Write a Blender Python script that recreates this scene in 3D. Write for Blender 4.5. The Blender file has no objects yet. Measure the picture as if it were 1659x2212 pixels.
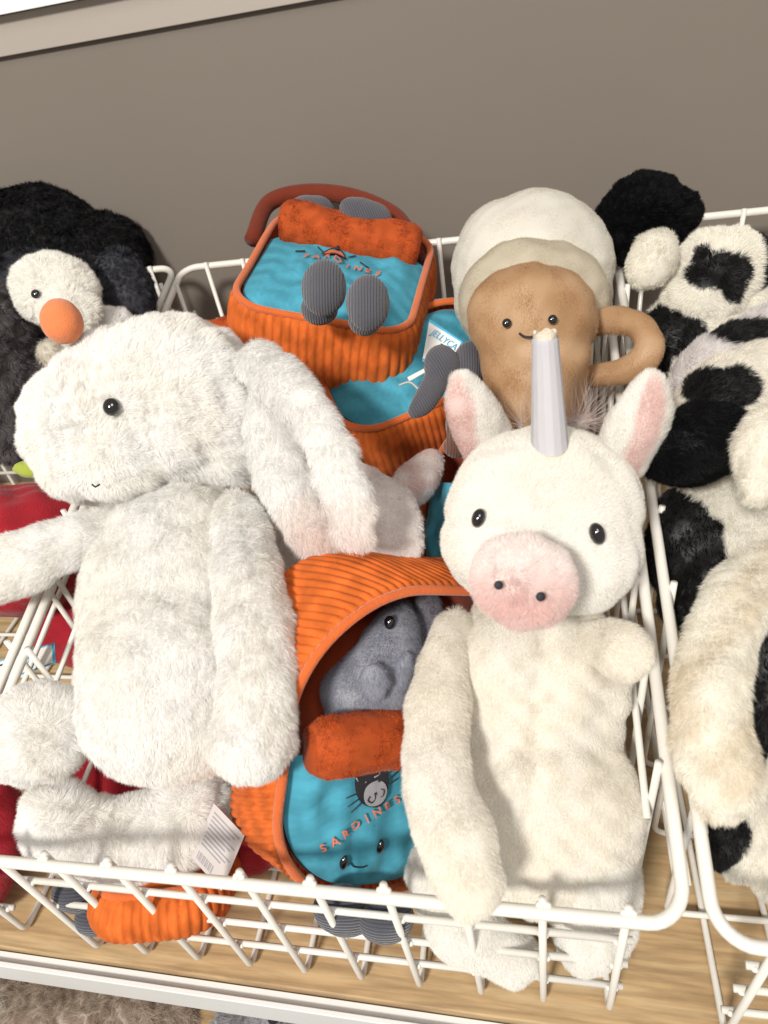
import bpy, bmesh, math, random
import numpy as np
from mathutils import Vector, Matrix, noise as mnoise
random.seed(7)
RNG = np.random.default_rng(11)
scn = bpy.context.scene
COL = scn.collection

# ---------------------------------------------------------------- camera
CAMZ = 1.5
RW = np.array([[0.9765084, -0.01297462, -0.21508837],
               [0.1549828, -0.65120371, 0.74290918],
               [-0.14970531, -0.75879205, -0.63389505]])   # columns: camera right, down, forward
FPX, CX, CY = 1482.0, 829.5, 1106.0
cam_d = bpy.data.cameras.new('camera'); cam = bpy.data.objects.new('camera', cam_d); COL.objects.link(cam)
scn.camera = cam
cam_d.sensor_fit = 'VERTICAL'; cam_d.sensor_height = 36; cam_d.lens = FPX / 2212 * 36
cam_d.clip_start = 0.02; cam_d.clip_end = 50
m = Matrix(((RW[0][0], -RW[0][1], -RW[0][2], 0), (RW[1][0], -RW[1][1], -RW[1][2], 0),
            (RW[2][0], -RW[2][1], -RW[2][2], CAMZ), (0, 0, 0, 1)))
cam.matrix_world = m
cam_d.dof.use_dof = True; cam_d.dof.focus_distance = 0.55; cam_d.dof.aperture_fstop = 9.0

# ---------------------------------------------------------------- light
world = bpy.data.worlds.new('World'); scn.world = world; world.use_nodes = True
bg = world.node_tree.nodes['Background']
bg.inputs[0].default_value = (1.0, 0.925, 0.84, 1); bg.inputs[1].default_value = 0.42

def area(name, loc, target, size, power, color, sizey=None):
    d = bpy.data.lights.new(name, 'AREA'); d.energy = power; d.color = color
    d.shape = 'RECTANGLE'; d.size = size; d.size_y = sizey or size
    o = bpy.data.objects.new(name, d); COL.objects.link(o); o.location = loc
    o.rotation_euler = (Vector(target) - Vector(loc)).to_track_quat('-Z', 'Y').to_euler()
    return o
area('ceiling_spot', (-0.6, -1.59, 3.06), (-0.1, 0.4, 1.15), 0.36, 95, (1.0, 0.945, 0.865))
area('added_fill', (0.5, -0.7, 3.2), (-0.1, 0.4, 1.1), 0.8, 17, (1.0, 0.96, 0.92))  # added fill without a known source, set high to soften the wall shading
scn.view_settings.view_transform = 'Standard'; scn.view_settings.look = 'None'
scn.view_settings.gamma = 1; scn.view_settings.exposure = 0.0
scn.render.engine = 'CYCLES'
scn.cycles.use_denoising = True
scn.cycles.max_bounces = 8; scn.cycles.diffuse_bounces = 4; scn.cycles.glossy_bounces = 2
scn.cycles.transparent_max_bounces = 16

# ---------------------------------------------------------------- places
ZR, Y0, TA, ZB = -0.42, 0.1537, 0.2725, -0.603
def ray(px, py):
    v = np.array([px - CX, py - CY, FPX]); v /= np.linalg.norm(v)
    return RW @ v
def at(px, py, h=0.0):
    """point on the sloping plane through the main basket's rim, raised by h metres"""
    r = ray(px, py); t = (ZR - TA * Y0 + h) / (r[2] - TA * r[1])
    return r * t + np.array([0, 0, CAMZ])
def aty(px, py, y):
    r = ray(px, py); return r * (y / r[1]) + np.array([0, 0, CAMZ])
def atz(px, py, z):
    r = ray(px, py); return r * ((z - CAMZ) / r[2]) + np.array([0, 0, CAMZ])
def dist(p):
    return float((np.array(p) - [0, 0, CAMZ]) @ RW[:, 2])
def pxm(p, px):      # how many metres px picture units measure at p
    return px * dist(p) / FPX
RT, DN, FW = RW[:, 0], RW[:, 1], RW[:, 2]
UP3, BK = -DN, -FW
BOARD = CAMZ + ZB

# ---------------------------------------------------------------- tagging
def tag(o, label=None, cat=None, group=None, kind=None):
    if label: o['label'] = label
    if cat: o['category'] = cat
    if group: o['group'] = group
    if kind: o['kind'] = kind
    return o
def thing(name, loc, label, cat, group=None):
    o = bpy.data.objects.new(name, None); COL.objects.link(o); o.location = tuple(loc); o.empty_display_size = .03
    return tag(o, label, cat, group)
def link(name, me, mat, parent=None):
    """me is in world coordinates; it is moved under its parent so that it stays in place"""
    o = bpy.data.objects.new(name, me); COL.objects.link(o)
    if mat and not me.materials: me.materials.append(mat)
    if parent is not None:
        o.parent = parent
        off = Vector((0, 0, 0)); q = parent
        while q is not None: off += Vector(q.location); q = q.parent
        me.transform(Matrix.Translation(-off))
    return o
def bm_mesh(bm, smooth=True, name='shape'):
    me = bpy.data.meshes.new(name); bm.to_mesh(me); bm.free()
    if smooth: me.polygons.foreach_set('use_smooth', np.ones(len(me.polygons), bool))
    return me

# ---------------------------------------------------------------- materials
def new_mat(name):
    mt = bpy.data.materials.new(name); mt.use_nodes = True
    nt = mt.node_tree; b = nt.nodes['Principled BSDF']
    return mt, nt, b
def N(nt, kind, **kw):
    n = nt.nodes.new(kind)
    for k, v in kw.items():
        if k.startswith('i_'): n.inputs[k[2:].replace('_', ' ')].default_value = v
        else: setattr(n, k, v)
    return n
def L(nt, a, ao, b, bi): nt.links.new(a.outputs[ao], b.inputs[bi])
def plain(name, col, rough=.5, spec=.5, bump=0, bscale=200, coat=0, var=0.0, sheen=0):
    mt, nt, b = new_mat(name)
    b.inputs['Base Color'].default_value = (*col, 1); b.inputs['Roughness'].default_value = rough
    b.inputs['Specular IOR Level'].default_value = spec
    b.inputs['Coat Weight'].default_value = coat
    b.inputs['Sheen Weight'].default_value = sheen; b.inputs['Sheen Roughness'].default_value = .5
    tc = N(nt, 'ShaderNodeTexCoord')
    if bump:
        nz = N(nt, 'ShaderNodeTexNoise', i_Scale=bscale, i_Detail=3.0)
        bp = N(nt, 'ShaderNodeBump', i_Strength=bump, i_Distance=.002)
        L(nt, tc, 'Object', nz, 'Vector'); L(nt, nz, 'Fac', bp, 'Height'); L(nt, bp, 'Normal', b, 'Normal')
    if var:
        n2 = N(nt, 'ShaderNodeTexNoise', i_Scale=bscale * .12, i_Detail=4.0)
        mr = N(nt, 'ShaderNodeMapRange'); mr.inputs[3].default_value = 1 - var; mr.inputs[4].default_value = 1 + var
        mx = N(nt, 'ShaderNodeMix', data_type='RGBA', blend_type='MULTIPLY'); mx.inputs[0].default_value = 1
        mx.inputs[6].default_value = (*col, 1)
        L(nt, tc, 'Object', n2, 'Vector'); L(nt, n2, 'Fac', mr, 0); L(nt, mr, 0, mx, 7); L(nt, mx, 2, b, 'Base Color')
    return mt
def fur_mat(name, spec=.5, rough=.5, trans=.45, clear=.42, sheen=.10):
    """fine synthetic pile: strands that reflect, let light through sideways and are partly clear"""
    mt, nt, b = new_mat(name)
    ca = N(nt, 'ShaderNodeAttribute', attribute_name='Col')
    L(nt, ca, 'Color', b, 'Base Color')
    b.inputs['Roughness'].default_value = rough; b.inputs['Specular IOR Level'].default_value = spec
    b.inputs['Sheen Weight'].default_value = sheen; b.inputs['Sheen Roughness'].default_value = .4
    tr = N(nt, 'ShaderNodeBsdfTranslucent'); mx = N(nt, 'ShaderNodeMixShader'); mx.inputs[0].default_value = trans
    L(nt, ca, 'Color', tr, 0)
    tp = N(nt, 'ShaderNodeBsdfTransparent'); m2 = N(nt, 'ShaderNodeMixShader'); sa = N(nt, 'ShaderNodeAttribute', attribute_name='strand')
    k = N(nt, 'ShaderNodeMath', operation='MULTIPLY'); k.inputs[1].default_value = clear; L(nt, sa, 'Fac', k, 0); L(nt, k, 0, m2, 0)
    out = nt.nodes['Material Output']
    L(nt, b, 0, mx, 1); L(nt, tr, 0, mx, 2); L(nt, mx, 0, m2, 1); L(nt, tp, 0, m2, 2); L(nt, m2, 0, out, 0)
    return mt
M = {}
M['fur'] = fur_mat('plush_pile')
M['fur_dark'] = fur_mat('dark_plush_pile', spec=.12, rough=.6, trans=.1, clear=.0, sheen=.02)
M['wire'] = plain('white_coated_wire', (.70, .685, .64), .34, .5, bump=.05, bscale=300, coat=.15, var=.03)
M['weld'] = M['wire']
M['bead'] = plain('black_glass_bead', (.004, .004, .006), .06, .6, coat=1)
M['thread'] = plain('black_thread', (.012, .012, .016), .7)
M['orange_velour'] = plain('orange_velour', (.56, .115, .022), .85, .2, bump=.5, bscale=700, var=.16, sheen=.35)
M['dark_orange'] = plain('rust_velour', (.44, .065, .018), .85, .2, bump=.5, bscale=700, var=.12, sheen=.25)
M['shaded_rust'] = plain('shaded_rust_velour', (.15, .026, .012), .9, .15, bump=.5, bscale=700, var=.15, sheen=.1)  # darker rust velour: shade on the tin's rear wall put into the colour
M['orange_cord'] = plain('orange_corduroy', (.64, .16, .026), .85, .2, bump=.5, bscale=800, var=.14, sheen=.35)
M['blue_velour'] = plain('blue_velour', (.045, .34, .50), .65, .25, bump=.35, bscale=500, var=.16, sheen=.55)
M['paper'] = plain('white_paper', (.80, .80, .845), .6, .3, bump=.12, bscale=60, var=.02)
M['card'] = plain('torn_card', (.60, .55, .46), .8, .2, bump=.5, bscale=300, var=.15)
M['tag_white'] = plain('tag_card', (.78, .76, .74), .45, .4)
M['tag_blue'] = plain('tag_blue_ink', (.06, .40, .66), .5)
M['tag_yellow'] = plain('tag_yellow_ink', (.85, .55, .03), .5)
M['ink'] = plain('black_ink', (.03, .03, .03), .6)
M['label_cloth'] = plain('label_cloth', (.48, .445, .44), .7, .2)  # albedo lowered to put the shade around the care label into its colour
M['thread_orange'] = plain('orange_thread', (.60, .17, .10), .5, .4)
M['thread_grey'] = plain('grey_thread', (.28, .28, .31), .5, .4)
M['felt_orange'] = plain('orange_felt', (.66, .20, .075), .9, .15, bump=.5, bscale=900, var=.12, sheen=.3)
M['red_velour'] = plain('red_velour', (.30, .012, .022), .85, .15, bump=.5, bscale=500, var=.25, sheen=.15)
M['green_velour'] = plain('green_velour', (.30, .36, .05), .8, .2, bump=.4, bscale=500, var=.2, sheen=.3)
M['cream_cloth'] = plain('cream_cloth', (.74, .68, .54), .7, .3, bump=.3, bscale=900)

def cord_mat(name, col, pitch, axis, sheen=.3):
    """fine corduroy: wales run across the given object axis"""
    mt, nt, b = new_mat(name)
    b.inputs['Roughness'].default_value = .8; b.inputs['Specular IOR Level'].default_value = .2
    b.inputs['Sheen Weight'].default_value = sheen
    at_ = N(nt, 'ShaderNodeAttribute', attribute_name='wale')
    sep = N(nt, 'ShaderNodeSeparateXYZ'); L(nt, at_, 'Vector', sep, 0)
    tc = N(nt, 'ShaderNodeTexCoord'); nz = N(nt, 'ShaderNodeTexNoise', i_Scale=35.0, i_Detail=2.0); L(nt, tc, 'Object', nz, 'Vector')
    m1 = N(nt, 'ShaderNodeMath', operation='MULTIPLY_ADD'); m1.inputs[1].default_value = pitch * .5; L(nt, nz, 'Fac', m1, 0); L(nt, sep, 0, m1, 2)
    m2 = N(nt, 'ShaderNodeMath', operation='MULTIPLY'); m2.inputs[1].default_value = math.pi / pitch; L(nt, m1, 0, m2, 0)
    s = N(nt, 'ShaderNodeMath', operation='SINE'); L(nt, m2, 0, s, 0)
    ab = N(nt, 'ShaderNodeMath', operation='ABSOLUTE'); L(nt, s, 0, ab, 0)
    pw = N(nt, 'ShaderNodeMath', operation='POWER'); pw.inputs[1].default_value = .6; L(nt, ab, 0, pw, 0)
    nf = N(nt, 'ShaderNodeTexNoise', i_Scale=1500.0, i_Detail=2.0); L(nt, tc, 'Object', nf, 'Vector')
    ad = N(nt, 'ShaderNodeMath', operation='MULTIPLY_ADD'); ad.inputs[1].default_value = .35; L(nt, nf, 'Fac', ad, 0); L(nt, pw, 0, ad, 2)
    bp = N(nt, 'ShaderNodeBump', i_Strength=.9, i_Distance=pitch * .45); L(nt, ad, 0, bp, 'Height'); L(nt, bp, 'Normal', b, 'Normal')
    cr = N(nt, 'ShaderNodeMix', data_type='RGBA'); cr.inputs[6].default_value = (*[c * .45 for c in col], 1); cr.inputs[7].default_value = (*col, 1)
    L(nt, pw, 0, cr, 0); L(nt, cr, 2, b, 'Base Color')
    return mt
M['grey_cord'] = cord_mat('charcoal_corduroy', (.085, .085, .105), .0021, 0)
M['brown_cord'] = cord_mat('brown_corduroy', (.13, .055, .035), .0023, 0)
M['navy_cord'] = cord_mat('dark_corduroy', (.06, .065, .085), .0021, 0)

def wall_mat():
    mt, nt, b = new_mat('painted_back_panel')
    b.inputs['Roughness'].default_value = .6; b.inputs['Specular IOR Level'].default_value = .25
    tc = N(nt, 'ShaderNodeTexCoord'); nz = N(nt, 'ShaderNodeTexNoise', i_Scale=3.0, i_Detail=3.0)
    cr = N(nt, 'ShaderNodeValToRGB'); cr.color_ramp.elements[0].color = (.170, .148, .128, 1); cr.color_ramp.elements[1].color = (.192, .170, .149, 1)
    L(nt, tc, 'Object', nz, 'Vector'); L(nt, nz, 'Fac', cr, 0); L(nt, cr, 0, b, 'Base Color')
    n2 = N(nt, 'ShaderNodeTexNoise', i_Scale=500.0, i_Detail=2.0); bp = N(nt, 'ShaderNodeBump', i_Strength=.1, i_Distance=.0006)
    L(nt, tc, 'Object', n2, 'Vector'); L(nt, n2, 'Fac', bp, 'Height'); L(nt, bp, 'Normal', b, 'Normal')
    return mt
def wood_mat():
    mt, nt, b = new_mat('oak_board')
    tc = N(nt, 'ShaderNodeTexCoord'); mp = N(nt, 'ShaderNodeMapping'); mp.inputs['Scale'].default_value = (5.0, 55.0, 30.0)
    L(nt, tc, 'Object', mp, 'Vector')
    nz = N(nt, 'ShaderNodeTexNoise', i_Scale=1.3, i_Detail=7.0, i_Roughness=.62, i_Distortion=.8); L(nt, mp, 0, nz, 'Vector')
    cr = N(nt, 'ShaderNodeValToRGB'); e = cr.color_ramp.elements
    e[0].position = .32; e[0].color = (.33, .215, .11, 1); e[1].position = .66; e[1].color = (.52, .385, .22, 1)
    k = e.new(.5); k.color = (.45, .31, .16, 1)
    L(nt, nz, 'Fac', cr, 0)
    mp2 = N(nt, 'ShaderNodeMapping'); mp2.inputs['Scale'].default_value = (22.0, 260.0, 80.0); L(nt, tc, 'Object', mp2, 'Vector')
    n2 = N(nt, 'ShaderNodeTexNoise', i_Scale=1.0, i_Detail=4.0); L(nt, mp2, 0, n2, 'Vector')
    mr = N(nt, 'ShaderNodeMapRange'); mr.inputs[1].default_value = .35; mr.inputs[2].default_value = .6; mr.inputs[3].default_value = .78; mr.inputs[4].default_value = 1.03
    L(nt, n2, 'Fac', mr, 0)
    mx = N(nt, 'ShaderNodeMix', data_type='RGBA', blend_type='MULTIPLY'); mx.inputs[0].default_value = 1
    L(nt, cr, 0, mx, 6); L(nt, mr, 0, mx, 7); L(nt, mx, 2, b, 'Base Color')
    b.inputs['Roughness'].default_value = .5
    bp = N(nt, 'ShaderNodeBump', i_Strength=.25, i_Distance=.0008); L(nt, n2, 'Fac', bp, 'Height'); L(nt, bp, 'Normal', b, 'Normal')
    return mt
M['wall'] = wall_mat(); M['wood'] = wood_mat()
M['lip'] = plain('white_metal_lip', (.66, .67, .67), .4, .5, bump=.05, bscale=150, var=.03)
M['shelf_white'] = plain('white_shelf_paint', (.36, .325, .29), .5, .4, bump=.05, bscale=200)
M['shelf_rail'] = plain('bright_rail', (.80, .82, .83), .3, .5)
M['dark_edge'] = plain('oak_edge', (.17, .10, .05), .6, .3, bump=.2, bscale=200, var=.2)

# ---------------------------------------------------------------- plain shapes
def box(bm, lo, hi, bev=0):
    g = bmesh.ops.create_cube(bm, size=1)
    lo, hi = np.array(lo), np.array(hi)
    for v in g['verts']:
        v.co = Vector((lo + hi) / 2 + np.array(v.co) * (hi - lo))
    if bev:
        es = list({e for v in g['verts'] for e in v.link_edges})
        bmesh.ops.bevel(bm, geom=es, offset=bev, segments=3, affect='EDGES', profile=.5)
def boxobj(name, lo, hi, mat, parent=None, bev=.001, kind=None):
    bm = bmesh.new(); box(bm, lo, hi, bev); o = link(name, bm_mesh(bm, False), mat, parent)
    if kind: o['kind'] = kind
    return o
def rot_frame(t, prev=None):
    t = t / np.linalg.norm(t)
    a = prev if prev is not None else (np.array([0, 0, 1.0]) if abs(t[2]) < .9 else np.array([1.0, 0, 0]))
    a = a - t * (a @ t); a /= np.linalg.norm(a)
    return t, a, np.cross(t, a)
def tube(bm, pts, r, seg=10, closed=False, cap=True):
    pts = [np.array(p, float) for p in pts]; n = len(pts); rings = []; prev = None
    rs = r if hasattr(r, '__len__') else [r] * n
    for i, p in enumerate(pts):
        if closed: t = pts[(i + 1) % n] - pts[i - 1]
        else: t = pts[min(i + 1, n - 1)] - pts[max(i - 1, 0)]
        t, a, b = rot_frame(t, prev); prev = a
        rings.append([bm.verts.new(p + rs[i] * (a * math.cos(k * 2 * math.pi / seg) + b * math.sin(k * 2 * math.pi / seg))) for k in range(seg)])
    for i in range(n if closed else n - 1):
        A, B = rings[i], rings[(i + 1) % n]
        for k in range(seg):
            bm.faces.new((A[k], A[(k + 1) % seg], B[(k + 1) % seg], B[k]))
    if cap and not closed:
        bm.faces.new(rings[0][::-1]); bm.faces.new(rings[-1])
def spline(pts, step=10):
    P = [np.array(p, float) for p in pts]; P = [2 * P[0] - P[1]] + P + [2 * P[-1] - P[-2]]; out = []
    for i in range(1, len(P) - 2):
        for k in range(step):
            t = k / step; a, b, c_, d = P[i - 1:i + 3]
            out.append(.5 * (2 * b + (c_ - a) * t + (2 * a - 5 * b + 4 * c_ - d) * t * t + (3 * b - a - 3 * c_ + d) * t ** 3))
    out.append(P[-2]); return out
def fillet(pts, r, seg=5):
    """round the inner corners of a polyline"""
    P = [np.array(p, float) for p in pts]; out = [P[0]]
    for a, b, c_ in zip(P, P[1:], P[2:]):
        u = a - b; v = c_ - b; lu, lv = np.linalg.norm(u), np.linalg.norm(v); rr = min(r, lu * .45, lv * .45)
        s, e = b + u / lu * rr, b + v / lv * rr
        for k in range(seg + 1):
            t = k / seg; out.append((1 - t) ** 2 * s + 2 * t * (1 - t) * b + t * t * e)
    out.append(P[-1]); return out

# ---------------------------------------------------------------- stuffed shapes
def ico(bm, mat4, sub=3):
    bmesh.ops.create_icosphere(bm, subdivisions=sub, radius=1, matrix=mat4)
def E(p, rx, ry, rz, rot=0.0, metres=False, tilt=0.0, yaw=0.0):
    """ellipsoid: px radii along picture right, up and towards the viewer, turned by rot degrees"""
    return ('e', np.array(p, float), rx, ry, rz, rot, metres, tilt, yaw)
def T(pts, flat=1.0):
    return ('t', pts, flat)
def frame_mat(p, sx, sy, sz, rot, tilt=0, yaw=0):
    c_, s_ = math.cos(math.radians(rot)), math.sin(math.radians(rot))
    a = RT * c_ + UP3 * s_; b = -RT * s_ + UP3 * c_; d = BK
    if tilt:
        c2, s2 = math.cos(math.radians(tilt)), math.sin(math.radians(tilt)); b, d = b * c2 + d * s2, -b * s2 + d * c2
    if yaw:
        c2, s2 = math.cos(math.radians(yaw)), math.sin(math.radians(yaw)); a, d = a * c2 + d * s2, -a * s2 + d * c2
    mm = Matrix.Identity(4)
    for i in range(3):
        mm[i][0], mm[i][1], mm[i][2], mm[i][3] = a[i] * sx, b[i] * sy, d[i] * sz, p[i]
    return mm
def lumps(P, seed, amp, wl):
    r = np.random.default_rng(seed); out = np.zeros(len(P))
    for k in range(6):
        d = r.normal(size=3); d /= np.linalg.norm(d); out += np.sin(P @ d * (2 * math.pi / (wl * r.uniform(.6, 1.5))) + r.uniform(0, 6.28))
    return out * amp / 3
def blob(specs, vox=.0032, smooth=8, lump=.0015, wl=.05, seed=1):
    bm = bmesh.new()
    for s in specs:
        if s[0] == 'e':
            _, p, rx, ry, rz, rot, metres, tilt, yaw = s
            k = 1.0 if metres else dist(p) / FPX
            ico(bm, frame_mat(p, rx * k, ry * k, rz * k, rot, tilt, yaw), 4)
        else:
            q = spline([np.append(np.array(a, float), r * dist(a) / FPX) for a, r in s[1]], 8)
            for v in q: ico(bm, frame_mat(v[:3], v[3], v[3], v[3] * s[2], 0), 3)
    me = bm_mesh(bm); o = bpy.data.objects.new('tmp', me); COL.objects.link(o)
    md = o.modifiers.new('r', 'REMESH'); md.mode = 'VOXEL'; md.voxel_size = vox
    if smooth:
        ms = o.modifiers.new('s', 'SMOOTH'); ms.factor = .5; ms.iterations = smooth
    dg = bpy.context.evaluated_depsgraph_get(); dg.update()
    res = bpy.data.meshes.new_from_object(o.evaluated_get(dg)); bpy.data.objects.remove(o); bpy.data.meshes.remove(me)
    n = len(res.vertices)
    if lump and n:
        V = np.empty(n * 3); res.vertices.foreach_get('co', V); V = V.reshape(-1, 3)
        NN = np.empty(n * 3); res.vertices.foreach_get('normal', NN); NN = NN.reshape(-1, 3)
        V += NN * (lumps(V, seed, lump, wl) + lumps(V, seed + 50, lump * .4, wl * .35))[:, None]
        res.vertices.foreach_set('co', V.ravel()); res.update()
    res.polygons.foreach_set('use_smooth', np.ones(len(res.polygons), bool))
    return res
def arrays(me):
    n = len(me.vertices); V = np.empty(n * 3); me.vertices.foreach_get('co', V)
    NN = np.empty(n * 3); me.vertices.foreach_get('normal', NN)
    me.calc_loop_triangles(); t = len(me.loop_triangles); F = np.empty(t * 3, np.int32); me.loop_triangles.foreach_get('vertices', F)
    return V.reshape(-1, 3), NN.reshape(-1, 3), F.reshape(-1, 3)
def unit(a): return a / np.maximum(np.linalg.norm(a, axis=-1, keepdims=True), 1e-9)
def hash3(c, s):
    h = (c[:, 0] * 73856093) ^ (c[:, 1] * 19349663) ^ (c[:, 2] * 83492791) ^ (s * 2654435761 & 0xffffffff)
    h = (h ^ (h >> 13)) * 1274126177 & 0xffffffff; h = h ^ (h >> 16)
    return (h & 0xffff) / 65535.0
CAMP = np.array([0, 0, CAMZ])
def furred(me, col, length=.009, width=.00042, dens=230, flow=None, lay=.9, curl=.35, clump=.45, cell=.006, seed=3, lenvar=.45, colvar=.07, lim=None):
    """a pile of fine tapering strands grown out of a stuffed shape, as one mesh; dens is strands per square centimetre"""
    length, lay, curl, clump, cell, width, dens = length * .72, lay * 1.3, curl * .62, clump * .62, cell * .9, width * .85, dens * 1.15
    rng = np.random.default_rng(seed)
    V, NN, F = arrays(me)
    V = V - NN * length * .16
    A, B, C = V[F[:, 0]], V[F[:, 1]], V[F[:, 2]]
    ar = .5 * np.linalg.norm(np.cross(B - A, C - A), axis=1)
    fn = unit(np.cross(B - A, C - A)); toC = unit(CAMP - (A + B + C) / 3); fac = (fn * toC).sum(1)
    w = ar * np.where(fac > -.25, 1.0, .12)
    n = int(w.sum() * 1e4 * dens)
    if lim: n = min(n, lim)
    idx = rng.choice(len(F), n, p=w / w.sum())
    u = rng.random(n); v = rng.random(n); k = u + v > 1; u[k] = 1 - u[k]; v[k] = 1 - v[k]; u_, v_ = u[:, None], v[:, None]
    P = A[idx] * (1 - u_ - v_) + B[idx] * u_ + C[idx] * v_
    Nn = unit(NN[F[idx, 0]] * (1 - u_ - v_) + NN[F[idx, 1]] * u_ + NN[F[idx, 2]] * v_)
    fl = np.tile(DN, (n, 1)) if flow is None else (np.tile(np.array(flow, float), (n, 1)) if not callable(flow) else flow(P))
    fl = unit(fl)
    wob = np.stack([lumps(P, seed + 7 + j, 1.0, .035) for j in range(3)], 1)
    wob2 = np.stack([lumps(P, seed + 17 + j, 1.0, .011) for j in range(3)], 1)
    fl = fl + wob * .38 * curl / .35 + wob2 * .5 * curl / .35
    fl = fl - Nn * (fl * Nn).sum(1, keepdims=True)
    fl = fl / np.maximum(np.linalg.norm(fl, axis=1, keepdims=True), .6)
    Q = P + wob2 * cell * .4
    c_ = np.floor(Q / cell).astype(np.int64)
    hv = np.stack([hash3(c_, seed * 3 + j) for j in range(3)], 1) - .5
    cc = (c_ + .5 + hv * .6) * cell
    rnd = rng.normal(size=(n, 3)) * .16
    d1 = unit(Nn + fl * lay * .45 + hv * curl + rnd)
    d2 = unit(Nn * .75 + fl * lay + hv * curl * 1.5 + rnd * 1.4)
    ln = length * (1 - lenvar * rng.random(n)) * (1 + .25 * lumps(P, seed + 31, 1.0, .02))
    ln = ln[:, None]
    p0 = P - Nn * .0012; p1 = p0 + d1 * ln * .45; p2 = p1 + d2 * ln * .55
    tc = cc - P; tc = tc - Nn * (tc * Nn).sum(1, keepdims=True)
    p2 = p2 + tc * clump; p1 = p1 + tc * clump * .3
    side = unit(np.cross(p2 - p0, Nn + rng.normal(size=(n, 3)) * .35)) * (width * .5 * (.7 + .6 * rng.random(n)))[:, None]
    S = np.stack([p0 - side, p0 + side, p1 - side * .85, p1 + side * .85, p2], 1).reshape(-1, 3)
    base = len(V)
    o = base + np.arange(n)[:, None] * 5
    quad = np.concatenate([o, o + 1, o + 3, o + 2], 1); tri = np.concatenate([o + 2, o + 3, o + 4], 1)
    nb = len(F)
    verts = np.concatenate([V, S]); nv = len(verts)
    loops = np.concatenate([F.ravel(), quad.ravel(), tri.ravel()]).astype(np.int32)
    starts = np.concatenate([np.arange(nb) * 3, nb * 3 + np.arange(n) * 4, nb * 3 + n * 4 + np.arange(n) * 3]).astype(np.int32)
    mesh = bpy.data.meshes.new('plush')
    mesh.vertices.add(nv); mesh.vertices.foreach_set('co', verts.ravel())
    mesh.loops.add(len(loops)); mesh.loops.foreach_set('vertex_index', loops)
    mesh.polygons.add(len(starts)); mesh.polygons.foreach_set('loop_start', starts)
    mesh.update(calc_edges=True)
    mesh.polygons.foreach_set('use_smooth', np.ones(len(starts), bool))
    cb = col(V) if callable(col) else np.tile(np.array(col, float), (base, 1))
    jit = P + rng.normal(size=P.shape) * length * .12
    cs = col(jit) if callable(col) else np.tile(np.array(col, float), (n, 1))
    cs = cs * (1 + colvar * rng.normal(size=(n, 1)))
    cc4 = np.ones((nv, 4), np.float32); cc4[:base, :3] = cb * .96; cc4[base:, :3] = np.repeat(np.clip(cs, 0, .97), 5, 0)
    ca = mesh.color_attributes.new('Col', 'FLOAT_COLOR', 'POINT'); ca.data.foreach_set('color', cc4.ravel())
    sv = np.ones(nv, np.float32); sv[:base] = 0
    fa = mesh.attributes.new('strand', 'FLOAT', 'POINT'); fa.data.foreach_set('value', sv)
    mesh.validate()
    bpy.data.meshes.remove(me)
    return mesh
def bare(me, col):
    """short-napped shape without strands, same attributes"""
    return me
def wale_attr(me, vec):
    """how far each point lies across the wales; vec is the direction across them"""
    V, NN, F = arrays(me); w = V @ np.array(vec)
    a = me.attributes.new('wale', 'FLOAT_VECTOR', 'POINT'); d = np.zeros((len(V), 3), np.float32); d[:, 0] = w; a.data.foreach_set('vector', d.ravel())
    return me
def bead(name, p, r_px, parent, look=None, sq=(1, 1, .7), rot=0, mat=None, yaw=0, tilt=0):
    r = pxm(p, r_px); bm = bmesh.new(); ico(bm, frame_mat(p, r * sq[0], r * sq[1], r * sq[2], rot, tilt, yaw), 3)
    return link(name, bm_mesh(bm), mat or M['bead'], parent)
def onto(me, px, py, lift=0.0):
    """where the sight line through (px,py) meets a shape"""
    from mathutils.bvhtree import BVHTree
    V, NN, F = arrays(me)
    t = BVHTree.FromPolygons([Vector(v) for v in V], [tuple(int(i) for i in f) for f in F])
    r = ray(px, py); h = t.ray_cast(Vector(CAMP), Vector(r), 5)
    if h[0] is None: return None
    return np.array(h[0]) - r * lift

# ================================================================ THE SHELF
XL, XR = -2.2, 2.2
WY = .80
boxobj('wall', (XL, WY, .2), (XR, WY + .03, 3.2), M['wall'], kind='structure')
boxobj('shelf_board', (XL, .1425, BOARD - .020), (XR, WY - .002, BOARD), M['wood'], kind='structure', bev=.0015)
bmx = bmesh.new()
box(bmx, (XL, .1290, BOARD - .040), (XR, .1330, BOARD - .001), .0008)
box(bmx, (XL, .1332, BOARD - .012), (XR, .1415, BOARD - .007), .0005)
link('shelf_lip', bm_mesh(bmx, False), M['lip'])['kind'] = 'structure'
UY = .793
boxobj('upper_shelf', (XL, UY, CAMZ - .0345), (XR, WY - .002, CAMZ - .001), M['shelf_white'], kind='structure', bev=.001)
boxobj('upper_shelf_rail', (XL, UY - .012, CAMZ - .0005), (XR, UY + .02, CAMZ + .045), M['shelf_rail'], kind='structure', bev=.001)
boxobj('lower_shelf', (XL, .05, BOARD - .48), (XR, WY - .002, BOARD - .46), M['wood'], kind='structure', bev=.001)

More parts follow.
